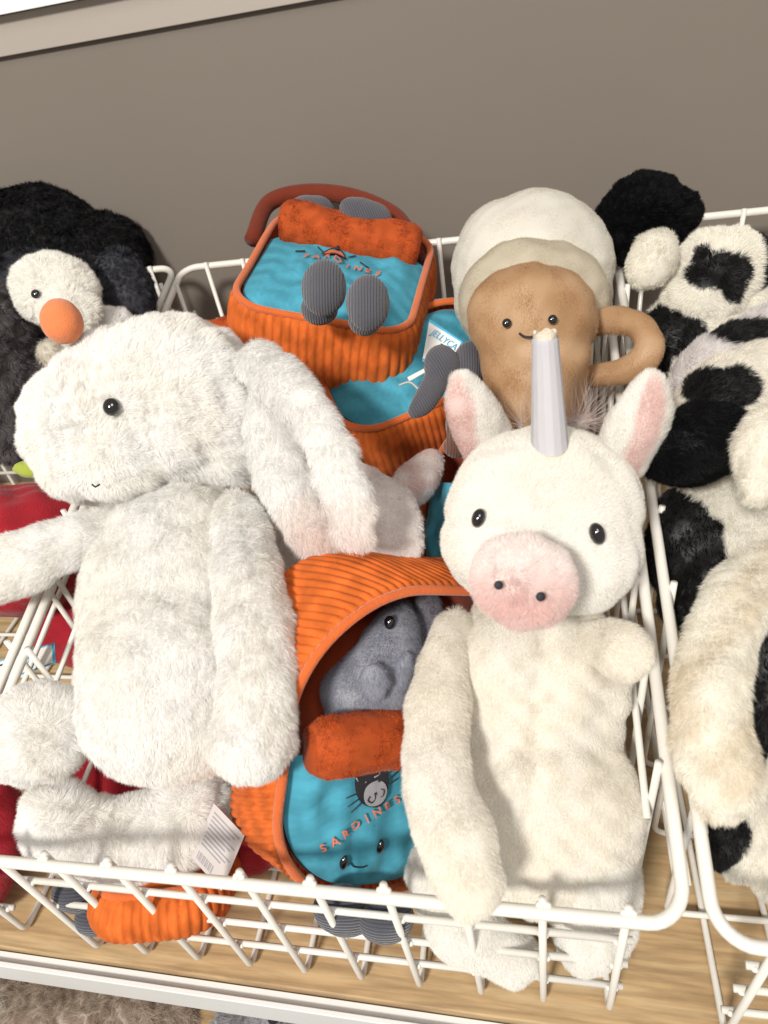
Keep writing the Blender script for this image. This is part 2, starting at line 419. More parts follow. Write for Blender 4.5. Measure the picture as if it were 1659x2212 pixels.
# ================================================================ WIRE BASKETS
def basket(x0, x1, label, nfirst=None):
    y0, y1 = .1482, .747
    zf, zb_ = CAMZ + ZR, BOARD + .0035
    R0, R1 = .0038, .0024
    rimz = lambda y: zf + TA * (y - y0)
    t = thing('wire_basket', ((x0 + x1) / 2, (y0 + y1) / 2, BOARD), label, 'basket', 'white wire baskets side by side on the shelf')
    c_ = .02; pts = []
    for (cx, cy, a0) in ((x1 - c_, y0 + c_, -90), (x1 - c_, y1 - c_, 0), (x0 + c_, y1 - c_, 90), (x0 + c_, y0 + c_, 180)):
        for k in range(9):
            a = math.radians(a0 + k * 90 / 8); x, y = cx + c_ * math.cos(a), cy + c_ * math.sin(a); pts.append((x, y, rimz(y)))
    # extra points along straight runs
    P = []
    for a, b in zip(pts, pts[1:] + pts[:1]):
        P.append(a); d = np.linalg.norm(np.array(b) - a)
        for k in range(1, int(d / .05)): P.append(tuple(np.array(a) + (np.array(b) - a) * k / int(d / .05)))
    bm = bmesh.new(); tube(bm, P, R0, 16, closed=True); link('rim', bm_mesh(bm), M['wire'], t)
    # bent wires running front to back under the toys
    bm = bmesh.new(); n = 9; i0 = x0 + .0325; pit = (x1 - x0 - .0615) / n
    q = R0 + R1 - .001
    xs = [i0 + i * pit for i in range(n + 1)]
    for x in xs:
        x += random.uniform(-.0006, .0006)
        f = fillet([(x, y0 + q, zf + .0048), (x, y0 + q, zb_), (x, y1 - q, zb_), (x, y1 - q, rimz(y1) + .006)], .009)
        tube(bm, f, R1, 10)
    link('front_to_back_wires', bm_mesh(bm), M['wire'], t)
    bm = bmesh.new(); m_ = 9; ys = [y0 + .078 + k * (y1 - y0 - .115) / (m_ - 1) for k in range(m_)]
    for y in ys:
        z = rimz(y)
        f = fillet([(x0 + q, y, z + .0062), (x0 + q, y, zb_ + .0054), (x1 - q, y, zb_ + .0054), (x1 - q, y, z + .0062)], .014)
        tube(bm, f, R1, 10)
    link('side_to_side_wires', bm_mesh(bm), M['wire'], t)
    # level wires welded inside the uprights
    bm = bmesh.new(); qi = q + 2 * R1 - .0006
    H = zf - zb_
    for fr in (.31, .54, .785):
        z = zf - H * fr
        tube(bm, [(xs[0] - .007, y0 + qi, z), (xs[-1] + .007, y0 + qi, z)], R1, 10)
        for x in xs:
            for sx in (-1, 1):
                mm = Matrix.Translation((x + sx * .0022 + random.uniform(-.0006, .0006), y0 + q + .0026, z + random.uniform(-.0008, .0008))) @ Matrix.Diagonal((random.uniform(.0016, .0026), .0022, random.uniform(.0018, .0028), 1)); ico(bm, mm, 2)
    for x in xs:
        for sx in (-1, 1):
            mm = Matrix.Translation((x + sx * .002, y0 + q - .0022, zf + .0028)) @ Matrix.Diagonal((random.uniform(.0018, .003), .0022, random.uniform(.0014, .0022), 1)); ico(bm, mm, 2)
    for fr in (.18, .36, .6, .82):
        z1 = rimz(y1) - (rimz(y1) - zb_) * fr; tube(bm, [(xs[0] - .007, y1 - qi, z1), (xs[-1] + .007, y1 - qi, z1)], R1, 10)
    for sx in (x0 + qi, x1 - qi):
        tube(bm, [(sx, ys[0] - .012, rimz(ys[0] - .012) - .036), (sx, ys[-1] + .012, rimz(ys[-1] + .012) - .036)], R1, 10)
        for za in (.085, .045):
            tube(bm, [(sx, ys[0] - .012, zb_ + za), (sx, ys[-1] + .012, zb_ + za * 1.6)], R1, 10)
    link('level_wires', bm_mesh(bm), M['wire'], t)
    # little plate folded over the back wires
    for px_ in ((x0 + .075), (x1 - .10)):
        bm = bmesh.new(); z = rimz(y1) - .052
        v = [bm.verts.new(c) for c in ((px_ - .022, y1 - .012, z), (px_ + .022, y1 - .012, z), (px_ + .014, y1 - .03, z - .022), (px_ - .014, y1 - .03, z - .022))]
        f = bm.faces.new(v); r = bmesh.ops.extrude_face_region(bm, geom=[f])
        for g in r['geom']:
            if isinstance(g, bmesh.types.BMVert): g.co.y += .0015
        bmesh.ops.recalc_face_normals(bm, faces=bm.faces)
        tube(bm, [(px_ - .026, y1 - .012, z + .002), (px_ + .024, y1 - .012, z + .002)], .0032, 10)
        link('label_clip', bm_mesh(bm, False), M['wire'], t)
    t.rotation_euler.z = math.radians(.8)
    return t
basket(-.394, .0715, 'white wire basket in the middle holding the rabbit, unicorn and orange tins')
basket(.0845, .55, 'white wire basket on the right filled with black and white cows')
basket(-.872, -.406, 'white wire basket on the left holding the penguins and the red plush')
# ================================================================ SOFT TOYS
WHITE = np.array([.965, .962, .945]); CREAM = np.array([.955, .915, .84]); IVORY = np.array([.955, .94, .90]); PINK = np.array([.90, .72, .69])
BLACK = np.array([.0028, .003, .004])
def away_from(c, bias=None, k=0.0):
    c = np.array(c)
    def f(P):
        d = unit(P - c)
        return d + (np.array(bias) * k if bias is not None else 0)
    return f
def patches(basecol, spots):
    """spots: list of (centre, radius, colour[, soft]) coloured pile patches"""
    def f(P):
        out = np.tile(basecol, (len(P), 1)).astype(float)
        for s in spots:
            c_, r, cl = s[0], s[1], s[2]; soft = s[3] if len(s) > 3 else .0
            r = np.array(r, float) if hasattr(r, '__len__') else np.array([r, r, r], float)
            D = P - np.array(c_)
            q = np.sqrt((D @ RT / r[0]) ** 2 + (D @ UP3 / r[1]) ** 2 + (D @ BK / r[2]) ** 2)
            q = q + lumps(P, int(abs(c_[0]) * 1e4) % 97, .07, .02)
            m_ = np.clip((1 + soft - q) / (2 * soft + 1e-6), 0, 1)[:, None] if soft else (q < 1).astype(float)[:, None]
            out = out * (1 - m_) + np.array(cl) * m_
        return out
    return f
def tint(base, other, wl=.03, seed=5, amt=.5):
    def f(P):
        k = np.clip(.5 + lumps(P, seed, .8, wl), 0, 1)[:, None] * amt
        return base * (1 - k) + np.array(other) * k
    return f

# ---- big white rabbit lying across the left of the basket
def rabbit():
    t = thing('plush_rabbit', at(330, 1600, -.12), 'large fluffy white plush rabbit with long drooping ears lying on its back', 'plush rabbit')
    W = tint(WHITE, (.95, .92, .85), .05, 4, .4)
    kw = dict(length=.0088, width=.00044, dens=350, lay=1.1, curl=.26, clump=.42, cell=.0062)
    Hc = at(310, 880, .075)
    head = blob([E(at(375, 880, .07), 205, 195, 175), E(at(188, 935, .085), 130, 156, 135, 12), E(at(265, 850, .075), 150, 140, 140), E(at(255, 990, .08), 110, 100, 110), E(at(450, 930, .05), 130, 130, 130), E(at(475, 975, .04), 105, 90, 110)], seed=2, lump=.003, smooth=14)
    eye = onto(head, 241, 879); nose = onto(head, 120, 960, 0)
    cl = W
    fl = away_from(at(90, 990, .17), DN, .25)
    eyep = eye + RT * 0
    # sparse spots: no pile over the eye
    hm = link('head', furred(head, cl, flow=fl, seed=21, **kw), M['fur'], t)
    bead('eye', at_lift(eye, .004), 19, t, sq=(1, 1.05, .75))
    bm = bmesh.new(); s = onto_pts_line([(198, 1046), (206, 1052), (216, 1046)], .06 + .02, eye); tube(bm, s, .0007, 6); link('mouth', bm_mesh(bm), M['thread'], t)
    body = blob([E(at(375, 1330, -.005), 205, 290, 150), E(at(368, 1450, .0), 200, 190, 150), E(at(365, 1540, -.01), 196, 148, 140), E(at(390, 1130, .01), 160, 120, 115)], seed=5, lump=.0018, smooth=34)
    link('body', furred(body, tint(WHITE, (.95, .92, .85), .09, 8, .5), seed=22, **{**kw, 'length': .0080}), M['fur'], t)
    arm = blob([T([(at(510, 1120, .045), 62), (at(545, 1300, .05), 84), (at(560, 1480, .045), 90), (at(550, 1600, .035), 92)], .8)], seed=6, lump=.002)
    link('arm', furred(arm, W, seed=23, **kw), M['fur'], t)
    arm = blob([T([(at(235, 1140, .05), 48), (at(130, 1180, .055), 62), (at(30, 1225, .055), 72), (at(-50, 1240, .05), 72)], .8)], seed=7, lump=.002)
    link('arm', furred(arm, W, seed=24, flow=-RT + DN * .4, **kw), M['fur'], t)
    ear = blob([T([(at(555, 800, .09), 54), (at(580, 930, .070), 64), (at(626, 1060, .050), 68), (at(678, 1145, .034), 68), (at(703, 1185, .028), 58)], .5)], seed=8, lump=.002)
    link('ear', furred(ear, patches(WHITE, [(at(690, 1190, .05), .035, (.86, .74, .70), .6)]), seed=25, flow=DN + RT * .35, **kw), M['fur'], t)
    ear = blob([T([(at(560, 785, .11), 58), (at(652, 870, .118), 56), (at(716, 985, .105), 58), (at(756, 1100, .085), 64), (at(766, 1155, .075), 56)], .5)], seed=9, lump=.002)
    link('ear', furred(ear, patches(WHITE, [(at(760, 1200, .05), .035, (.86, .76, .73), .6)]), seed=26, flow=DN + RT * .5, **kw), M['fur'], t)
    leg = blob([T([(at(420, 1700, -.085), 84), (at(390, 1790, -.09), 96), (at(240, 1815, -.08), 92), (at(125, 1775, -.05), 88)], .85)], seed=10, lump=.0025)
    link('leg', furred(leg, W, seed=27, flow=away_from(at(210, 1700, .06)), **kw), M['fur'], t)
    foot = blob([E(at(82, 1582, -.005), 122, 112, 95, 10)], seed=12, lump=.0025)
    link('leg', furred(foot, W, seed=28, flow=away_from(at(150, 1620, .09)), **kw), M['fur'], t)
    tail = blob([E(at(215, 725, .045), 82, 52, 60, 25)], seed=13, lump=.002)
    link('back_ear', furred(tail, W, seed=29, flow=UP3, **kw), M['fur'], t)
def at_lift(p, d): return np.array(p) - unit(np.array(p) - CAMP) * d
def onto_pts_line(pts, h, ref):
    t = np.linalg.norm(ref - CAMP); return [CAMP + ray(*p) * (t - h * .1 - .004) for p in pts]
rabbit()

# ---- white unicorn with a pink snout
def unicorn():
    t = thing('plush_unicorn', at(1150, 1900, -.12), 'cream plush unicorn with a pink snout and a horn wrapped in white paper', 'plush unicorn')
    kw = dict(length=.0062, width=.00036, dens=430, lay=1.2, curl=.15, clump=.2, cell=.005, lenvar=.3)
    head = blob([E(at(1175, 1110, .065), 212, 190, 150), E(at(1130, 1170, .065), 176, 150, 140), E(at(1215, 1190, .06), 168, 140, 135), E(at(1180, 1020, .07), 160, 100, 110)], seed=31, lump=.0012, smooth=14)
    e1 = onto(head, 1034, 1119); e2 = onto(head, 1290, 1153); 
    fl = away_from(at(1140, 1200, .15), DN, .1)
    hm = link('head', furred(head, tint(IVORY, (.93, .90, .82), .05, 9, .4), flow=fl, seed=32, **kw), M['fur'], t)
    bead('eye', at_lift(e1, .0012), 19, t, sq=(.8, 1.15, .8), rot=-18); bead('eye', at_lift(e2, .0012), 21, t, sq=(.8, 1.2, .8), rot=18)
    sn = blob([E(at(1128, 1255, .112), 124, 108, 84, -14)], seed=33, lump=.001)
    n1 = onto(sn, 1077, 1264); n2 = onto(sn, 1168, 1289)
    pk = patches(np.array([.945, .87, .85]), [(at(1120, 1322, .13), (.045, .014, .05), (.84, .63, .60), .7)])
    so = link('snout', furred(sn, pk, flow=away_from(at(1128, 1240, .22)), seed=34, **{**kw, 'length': .0065, 'curl': .35}), M['fur'], t)
    bead('nostril', at_lift(n1, .0045), 10, so, sq=(1, 1, .5), mat=M['thread']); bead('nostril', at_lift(n2, .0045), 10.5, so, sq=(1, 1, .5), mat=M['thread'])
    body = blob([E(at(1165, 1500, -.015), 195, 250, 120), E(at(1180, 1770, -.045), 215, 220, 110), E(at(1150, 1380, .0), 150, 130, 95)], seed=35, lump=.0025, smooth=12)
    # chest seam: a shallow valley down the middle
    V, NN, F = arrays(body); a, b = at(1155, 1400, 0), at(1150, 1950, 0); ax = unit(b - a)
    D = V - a; off = np.abs((D - (D @ ax)[:, None] * ax) @ RT); V2 = V - NN * (.0042 * np.exp(-(off / .0065) ** 2))[:, None]
    body.vertices.foreach_set('co', V2.ravel()); body.update()
    link('body', furred(body, tint(CREAM, (.95, .93, .88), .05, 12, .5), seed=36, **{**kw, 'length': .0062, 'curl': .18}), M['fur'], t)
    arm = blob([T([(at(984, 1355, .018), 48), (at(952, 1470, .024), 68), (at(942, 1630, .028), 78), (at(980, 1800, .026), 90), (at(1012, 1905, .026), 80)], .6)], seed=37, lump=.0015)
    link('arm', furred(arm, tint(CREAM, IVORY, .06, 14, .6), seed=38, **{**kw, 'length': .0066}), M['fur'], t)
    arm = blob([T([(at(1270, 1385, .02), 45), (at(1330, 1400, .035), 62), (at(1352, 1412, .04), 66)], .7)], seed=39, lump=.001)
    link('arm', furred(arm, CREAM, seed=40, flow=DN + RT, **{**kw, 'length': .0066}), M['fur'], t)
    for pts, sd in (([(at(960, 1880, -.06), 84), (at(1000, 2000, -.095), 82), (at(1110, 2065, -.12), 62)], 41), ([(at(1285, 1900, -.065), 98), (at(1285, 2000, -.10), 92), (at(1255, 2050, -.125), 60)], 43)):
        lg = blob([T(pts, .7)], seed=sd, lump=.002); link('leg', furred(lg, IVORY, seed=sd + 1, **{**kw, 'length': .0066}), M['fur'], t)
    # ears: furry outside, pink lining
    for base, mid, tip, ls, sd, lin in (((1052, 950), (1015, 880), (1000, 830), 1, 45, [(1000, 925), (1010, 985), (985, 885)]), ((1345, 985), (1388, 890), (1410, 835), -1, 47, [(1400, 930), (1365, 1010), (1412, 880)])):
        sz = (66, 58, 36) if ls > 0 else (64, 68, 42)
        er = blob([T([(at(base[0], base[1], .075), sz[0]), (at(mid[0], mid[1], .105), sz[1]), (at(tip[0], tip[1], .12), sz[2])], .42)], seed=sd, lump=.001)
        spots = [(onto(er, *lin[0]) if onto(er, *lin[0]) is not None else at(*lin[0], .1), (.0085, .024, .02), (.90, .72, .69), .2)]
        for q in lin[1:]:
            pq = onto(er, *q)
            if pq is not None: spots.append((pq, (.0075, .019, .02), (.90, .72, .69), .25))
        link('ear', furred(er, patches(IVORY, spots), seed=sd + 1, flow=UP3 + BK * .3, **{**kw, 'length': .006}), M['fur'], t)
    # horn wrapped in a sheet of paper
    a = at(1188, 966, .112); b = at(1177, 728, .175); ax = unit(b - a); ra, rb = pxm(a, 39), pxm(b, 28)
    hn = thing('horn', (0, 0, 0), None, None); hn.parent = t; hn.location = (0, 0, 0)
    del_ = [k for k in ('label', 'category') if k in hn]
    for k in del_: del hn[k]
    _, u, v = rot_frame(ax)
    bm = bmesh.new(); seg = 14; rings = []
    for j in range(4):
        f = j / 3; ring = []
        for k in range(seg):
            th = 2 * math.pi * k / seg
            r = ra * (1 - f) + rb * f
            r *= 1 + .018 * math.cos(4 * th + .5) - .012 * math.cos(3 * th + 2 * f)
            jag = 0
            if j == 3: jag = .0012 * mnoise.noise(Vector((th * 3, 1, 0))) + .0005 * math.sin(th * 2)
            if j == 0: jag = .0016 * math.sin(th * 2 + 1)
            ring.append(bm.verts.new(a + ax * (f * np.linalg.norm(b - a) + jag) + r * (u * math.cos(th) + v * math.sin(th))))
        rings.append(ring)
    for A, B in zip(rings, rings[1:]):
        for k in range(seg): bm.faces.new((A[k], A[(k + 1) % seg], B[(k + 1) % seg], B[k]))
    geom = bmesh.ops.solidify(bm, geom=bm.faces[:], thickness=.0007)
    me = bm_mesh(bm, False); bpy.data.objects.remove(hn)
    wrap = link('paper_wrap', me, M['paper'], t)
    bm = bmesh.new(); tube(bm, [a - ax * .007, a + ax * .01, b - ax * .012], [ra * .93, ra * .9, rb * .86], 24); link('horn', bm_mesh(bm), M['cream_cloth'], t)
    bm = bmesh.new(); rr = [rb * .9, rb * .72]
    vs = []
    for k in range(24):
        th = 2 * math.pi * k / 24; z = .0030 + .0032 * mnoise.noise(Vector((math.cos(th) * 1.5, math.sin(th) * 1.5, 3)))
        vs.append([bm.verts.new(b + ax * h_ + r * (u * math.cos(th) + v * math.sin(th))) for r, h_ in ((rr[0], -.012), (rr[0], z), (rr[1], z - .0006), (rr[1], -.012))])
    for k in range(24):
        A, B = vs[k], vs[(k + 1) % 24]
        for j in range(3): bm.faces.new((A[j], B[j], B[j + 1], A[j + 1]))
    bm.faces.new([v_[3] for v_ in vs]); link('card_core', bm_mesh(bm, False), M['card'], t)
    # wispy mane behind the horn
    mn = blob([E(at(1252, 912, .082), 56, 42, 40, 25), E(at(1128, 915, .080), 28, 32, 30)], seed=50, lump=.002)
    link('mane', furred(mn, tint(np.array([.60, .52, .50]), (.72, .60, .56), .02, 3, .6), length=.058, width=.00040, dens=75, flow=UP3 + RT * .4, lay=.6, curl=.8, clump=.8, cell=.009, seed=51), M['fur'], t)
unicorn()

# ---- sardine tins
M['nap'] = fur_mat('short_velour_nap', spec=.04, rough=.8, trans=.25, clear=.05, sheen=.1)
def nap(me, c, seed, ln, dens, flow=None, curl=.35):
    me2 = bpy.data.meshes.new('tri'); bm = bmesh.new(); bm.from_mesh(me); bmesh.ops.triangulate(bm, faces=bm.faces[:]); bm.normal_update(); bm.to_mesh(me2); bm.free()
    k1 = tint(np.array(c) * .86, tuple(min(x * 1.25, .95) for x in c), .016, seed, .75); k2 = lambda P: k1(P) * (1 + .08 * lumps(P, seed + 9, 1.0, .0045))[:, None]
    return furred(me2, k2, length=ln / .72 * 1.2, width=.00048, dens=dens * 1.1, flow=flow, lay=1.1, curl=curl * .8, clump=.1, cell=.003, seed=seed, colvar=.22)
def tin(label, O, u, v, w, hw=.098, hh=.118, th=.085, rows=True, fish=True, legs='front', detail=True, text_rot=0, emb=(.0, .0), face=True, rib=.0072, bulge=.006, roll_v=None, roll_slope=0, roll=True, lid_col=None, emb_px=None, text_px=None, eyes_px=None, fishes=(), leg_pts=(), cnr=.062, group='orange sardine tins in the middle basket', eyes=((-.035, -.06), (.03, -.05)), emblem='cat', text_at=(0, -.01), extra=0, textsize=.017, roll_r=.0165):
    u, v, w = unit(np.array(u, float)), np.array(v, float), np.array(w, float)
    w = unit(w - u * (w @ u)); v = np.cross(w, u)
    O = np.array(O, float)
    pos = lambda a, b, c_: O + u * a + v * b + w * c_
    def ab(px_, py_):
        r_ = ray(px_, py_); k = ((O + w * .008 - CAMP) @ w) / (r_ @ w); q = CAMP + r_ * k - O
        return np.array([q @ u, q @ v])
    if emb_px is not None:
        cr_, sr_ = math.cos(math.radians(text_rot)), math.sin(math.radians(text_rot))
        e_ = ab(*emb_px); emb = e_ - np.array([-.0245 * sr_, .0245 * cr_]) * (1 if emblem == 'cat' else 1.06)
        d_ = ab(*text_px) - emb; text_at = (d_[0] * cr_ + d_[1] * sr_, -d_[0] * sr_ + d_[1] * cr_)
    if eyes_px is not None: eyes = tuple(tuple(ab(*q)) for q in eyes_px)
    t = thing('plush_sardine_tin', pos(0, 0, -th / 2), label, 'plush sardine tin', group)
    # outline of the tin
    def outline(k=1.0, inset=0.0, n=None, cn=None):
        pts = []; c_ = cn or cnr
        for (sx, sy, a0) in ((1, -1, -90), (1, 1, 0), (-1, 1, 90), (-1, -1, 180)):
            cx, cy = sx * (hw - c_), sy * (hh - c_)
            for kk in range(24):
                a = math.radians(a0 + kk * 90 / 23); pts.append(np.array((cx + (c_ - inset) * math.cos(a), cy + (c_ - inset) * math.sin(a))))
        # resample evenly
        P = np.array(pts + pts[:1]); s = np.concatenate([[0], np.cumsum(np.linalg.norm(np.diff(P, axis=0), axis=1))])
        n_ = n or 400; q = np.linspace(0, s[-1], n_ + 1)[:-1]
        return np.stack([np.interp(q, s, P[:, 0]), np.interp(q, s, P[:, 1])], 1), s[-1]
    nrib = None
    pts, per = outline(); nrib = int(round(per / rib)); seg = nrib * 6; pts, per = outline(n=seg)
    tang = unit(np.roll(pts, -1, 0) - np.roll(pts, 1, 0)); nrm = np.stack([tang[:, 1], -tang[:, 0]], 1)
    ph = np.arange(seg) / 6.0
    r_ = np.abs(np.sin(math.pi * ph)) ** .55 * rib * .40
    bm = bmesh.new(); rings = []; nz = 22
    rs = random.random() * 50
    pb, _ = outline(n=seg, cn=min(cnr, .045)); tb = unit(np.roll(pb, -1, 0) - np.roll(pb, 1, 0)); nb_ = np.stack([tb[:, 1], -tb[:, 0]], 1)
    for j in range(nz + 1):
        f = j / nz; z = -th + th * f
        bl = bulge * math.sin(math.pi * min(1, max(0, f))) ** .7 - .010 * max(0, (.12 - f) / .12) ** 2
        fade = min(1, max(0, (f - .02) / .08)) * min(1, (1 - f) / .05 + .25)
        ring = []
        for k in range(seg):
            sl = int(k + 2.5 * math.sin(f * 3 + k * .01)) 
            amp = mnoise.noise(Vector((pts[k][0] * 22 + rs, pts[k][1] * 22, f * 2.2))) * .0022
            o = bl + r_[k] * fade + amp
            q = (pts[k] + nrm[k] * o) * f + (pb[k] + nb_[k] * o) * (1 - f)
            ring.append(bm.verts.new(pos(q[0], q[1], z)))
        rings.append(ring)
    for A, B in zip(rings, rings[1:]):
        for k in range(seg): bm.faces.new((A[k], A[(k + 1) % seg], B[(k + 1) % seg], B[k]))
    bk = bm.faces.new(rings[0][::-1])
    link('ribbed_wall', nap(bm_mesh(bm), (.72, .168, .036), 62, .0016, 260, flow=-w * .5 + DN * .5), M['nap'], t)
    # lining
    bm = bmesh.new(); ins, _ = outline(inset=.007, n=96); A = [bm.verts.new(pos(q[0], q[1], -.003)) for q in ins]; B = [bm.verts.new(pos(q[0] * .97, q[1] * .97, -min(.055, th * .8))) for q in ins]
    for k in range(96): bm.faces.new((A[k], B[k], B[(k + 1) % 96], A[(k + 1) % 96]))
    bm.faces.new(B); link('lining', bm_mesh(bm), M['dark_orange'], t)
    # soft rolled edge
    ed, _ = outline(inset=.002, n=120); bm = bmesh.new()
    tube(bm, [pos(q[0], q[1], .0015 + .003 * mnoise.noise(Vector((q[0] * 18 + rs, q[1] * 18, 5)))) for q in ed], .0034, 10, closed=True)
    link('rolled_edge', bm_mesh(bm), M['orange_velour'], t)
    # blue lid panel over the lower part
    rv = roll_v if roll_v is not None else hh * .32
    bm = bmesh.new(); G = 44; grid = {}
    def inside(a, b):
        x_, y_ = abs(a), abs(b); cx, cy = hw - .006 - cnr, hh - .006 - cnr
        if x_ <= cx or y_ <= cy: return min(hw - .006 - x_, hh - .006 - y_)
        return cnr - math.hypot(x_ - cx, y_ - cy)
    lo = -hh + .006
    for i in range(G + 1):
        for j in range(G + 1):
            b = lo + (rv - lo) * j / G
            # half width of the tin at this height
            cy = hh - .006 - cnr
            half = hw - .005 if abs(b) <= cy else hw - .006 - cnr + math.sqrt(max(0, cnr ** 2 - (abs(b) - cy) ** 2))
            a = -half + 2 * half * i / G
            e = min(max(inside(a, b), 0) / .03, 1)
            z = -.002 + .011 * (1 - (1 - e) ** 2) + .0055 * mnoise.noise(Vector((a * 24 + rs, b * 24, 1))) * e + .0040 * mnoise.noise(Vector((a * 75 + rs, b * 45, 1))) * e
            grid[i, j] = bm.verts.new(pos(a, b, z))
    for i in range(G):
        for j in range(G):
            try: bm.faces.new((grid[i, j], grid[i + 1, j], grid[i + 1, j + 1], grid[i, j + 1]))
            except ValueError: pass
    lidme = bm_mesh(bm); 
    def lid_at(a, b, lift=.001):
        cy = hh - .006 - cnr; e = min(max(inside(a, b), 0) / .03, 1)
        return pos(a, b, -.002 + .011 * (1 - (1 - e) ** 2) + .0055 * mnoise.noise(Vector((a * 24 + rs, b * 24, 1))) * e + .0040 * mnoise.noise(Vector((a * 75 + rs, b * 45, 1))) * e + lift)
    lid = link('lid_panel', nap(lidme, (.085, .38, .52) if lid_col is None else lid_col, 63, .0015, 320, flow=-v, curl=.5), M['nap'], t)
    # rolled-back lid

    bm = bmesh.new(); rr = roll_r; n = 26; P = []; R_ = []
    for k in range(n):
        f = k / (n - 1); a = (-1 + 2 * f) * (hw - .013); ee = min(f, 1 - f) * (n - 1)
        P.append(pos(a, rv + .010 + roll_slope * (a + hw) + .002 * math.sin(f * 6), .010 + .0018 * math.sin(f * 9 + 1))); R_.append(rr * (1 + .05 * mnoise.noise(Vector((f * 9 + rs, 2, 7)))) * (.72 if ee < .5 else (.93 if ee < 1.5 else 1.0)))
    if roll:
        tube(bm, P, R_, 24); link('rolled_lid', nap(bm_mesh(bm), (.50, .095, .026), 64, .0024, 340, flow=DN, curl=1.1), M['nap'], t)
    # embroidery
    if detail:
        cr, sr = math.cos(math.radians(text_rot)), math.sin(math.radians(text_rot))
        def em(a, b, lift=.0012): return lid_at(emb[0] + a * cr - b * sr, emb[1] + a * sr + b * cr, lift)
        word = 'SARDINES'
        cu = bpy.data.curves.new('txt', 'FONT'); 
        for i, ch in enumerate(word):
            cu.body = ch; cu.size = textsize; cu.extrude = .0004; cu.align_x = 'CENTER'
            o = bpy.data.objects.new('tmp', cu); COL.objects.link(o); dg = bpy.context.evaluated_depsgraph_get(); dg.update()
            me = bpy.data.meshes.new_from_object(o.evaluated_get(dg)); bpy.data.objects.remove(o)
            a0 = text_at[0] + (i - 3.5) * textsize * .95; b0 = text_at[1] - .00022 / max(textsize, .001) * (i - 3.5) ** 2 * .01
            vs = np.array([q.co[:] for q in me.vertices])
            for q, c3 in zip(me.vertices, vs): q.co = Vector(em(a0 + c3[0], b0 + c3[1], .0024 + c3[2]))
            link('letter', me, M['thread_orange'] if i % 3 != 1 else M['thread_orange'], t)
        def disc(name, a0, b0, ra_, rb_, mat, lift, par, rotd=0, pow_=1):
            lift = lift + .0008
            bm = bmesh.new(); c3, s3 = math.cos(math.radians(rotd)), math.sin(math.radians(rotd)); n_ = 28
            c0 = bm.verts.new(em(a0, b0, lift + .0004)); ring = []
            for k in range(n_):
                th_ = 2 * math.pi * k / n_; x_ = ra_ * math.copysign(abs(math.cos(th_)) ** pow_, math.cos(th_)); y_ = rb_ * math.sin(th_)
                ring.append(bm.verts.new(em(a0 + x_ * c3 - y_ * s3, b0 + x_ * s3 + y_ * c3, lift)))
            for k in range(n_): bm.faces.new((c0, ring[k], ring[(k + 1) % n_]))
            return link(name, bm_mesh(bm), mat, par)
        if emblem == 'cat':
            d = disc('embroidered_face', 0, .030, .0125, .021, M['thread'], .0014, t, 0, 1.35)
            disc('muzzle', 0, .0225, .0090, .0105, M['thread_grey'], .0026, d)
            bm = bmesh.new()
            for sx in (-1, 1):
                tube(bm, [em(sx * .0105, .022 + .003 * k_, .0022) for k_ in (0,)] + [em(sx * .020, .020, .0016)], .0004, 5)
                tube(bm, [em(sx * .0108, .026, .0022), em(sx * .021, .0265, .0016)], .0004, 5)
                tube(bm, [em(sx * .0105, .030, .0022), em(sx * .020, .033, .0016)], .0004, 5)
                tube(bm, spline([em(sx * .0005, .0240, .0036), em(sx * .0012, .0190, .0036), em(sx * .0045, .0175, .0036), em(sx * .0065, .0215, .0036), em(sx * .0045, .0240, .0036)], 5), .00055, 5)
            link('whiskers', bm_mesh(bm), M['thread'], d)
            bm = bmesh.new()
            for sx in (-1, 1): tube(bm, spline([em(sx * .0030, .0350, .0026), em(sx * .0075, .0350, .0026), em(sx * .0085, .0420, .0026)], 6), .0006, 5)
            link('brows', bm_mesh(bm), M['thread_grey'], d)
            bm = bmesh.new()
            for k_ in (-1, 0, 1): tube(bm, [em(k_ * .003, .051, .0014), em(k_ * .0036, .058, .0014)], .0011, 6)
            link('tuft', bm_mesh(bm), M['thread_orange'], d)
        else:
            d = disc('embroidered_crown', 0, .026, .012, .008, M['thread_orange'], .0014, t)
            bm = bmesh.new()
            tube(bm, spline([em(-.012, .024, .0022), em(-.006, .021, .0022), em(0, .023, .0022), em(.006, .021, .0022), em(.012, .024, .0022)], 5), .0006, 5)
            tube(bm, spline([em(-.012, .024, .0022), em(-.006, .034, .0022), em(0, .038, .0022), em(.006, .034, .0022), em(.012, .024, .0022)], 5), .0006, 5)
            tube(bm, [em(0, .036, .002), em(0, .042, .002)], .0016, 6)
            for sx in (-1, 1):
                tube(bm, [em(sx * .013, .030, .002), em(sx * .019, .035, .0016)], .0006, 5); tube(bm, [em(sx * .027, .020, .002), em(sx * .036, .017, .0016)], .0007, 5)
            link('outline_stitches', bm_mesh(bm), M['thread'], d)
        for (ea, eb) in eyes:
            p = lid_at(ea, eb, .0005); bm = bmesh.new(); mm = Matrix.Identity(4)
            for i in range(3): mm[i][0], mm[i][1], mm[i][2], mm[i][3] = u[i] * .0030, v[i] * .0056, w[i] * .003, p[i]
            ico(bm, mm, 3); link('eye', bm_mesh(bm), M['bead'], t)
        if eyes:
            mx_, my_ = (eyes[0][0] + eyes[1][0]) / 2, (eyes[0][1] + eyes[1][1]) / 2 - .012
            bm = bmesh.new(); tube(bm, spline([lid_at(mx_ - .006, my_ + .004), lid_at(mx_ - .003, my_ + .001), lid_at(mx_ + .002, my_ + .001), lid_at(mx_ + .005, my_ + .003)], 6), .0005, 6); link('smile', bm_mesh(bm), M['thread'], t)
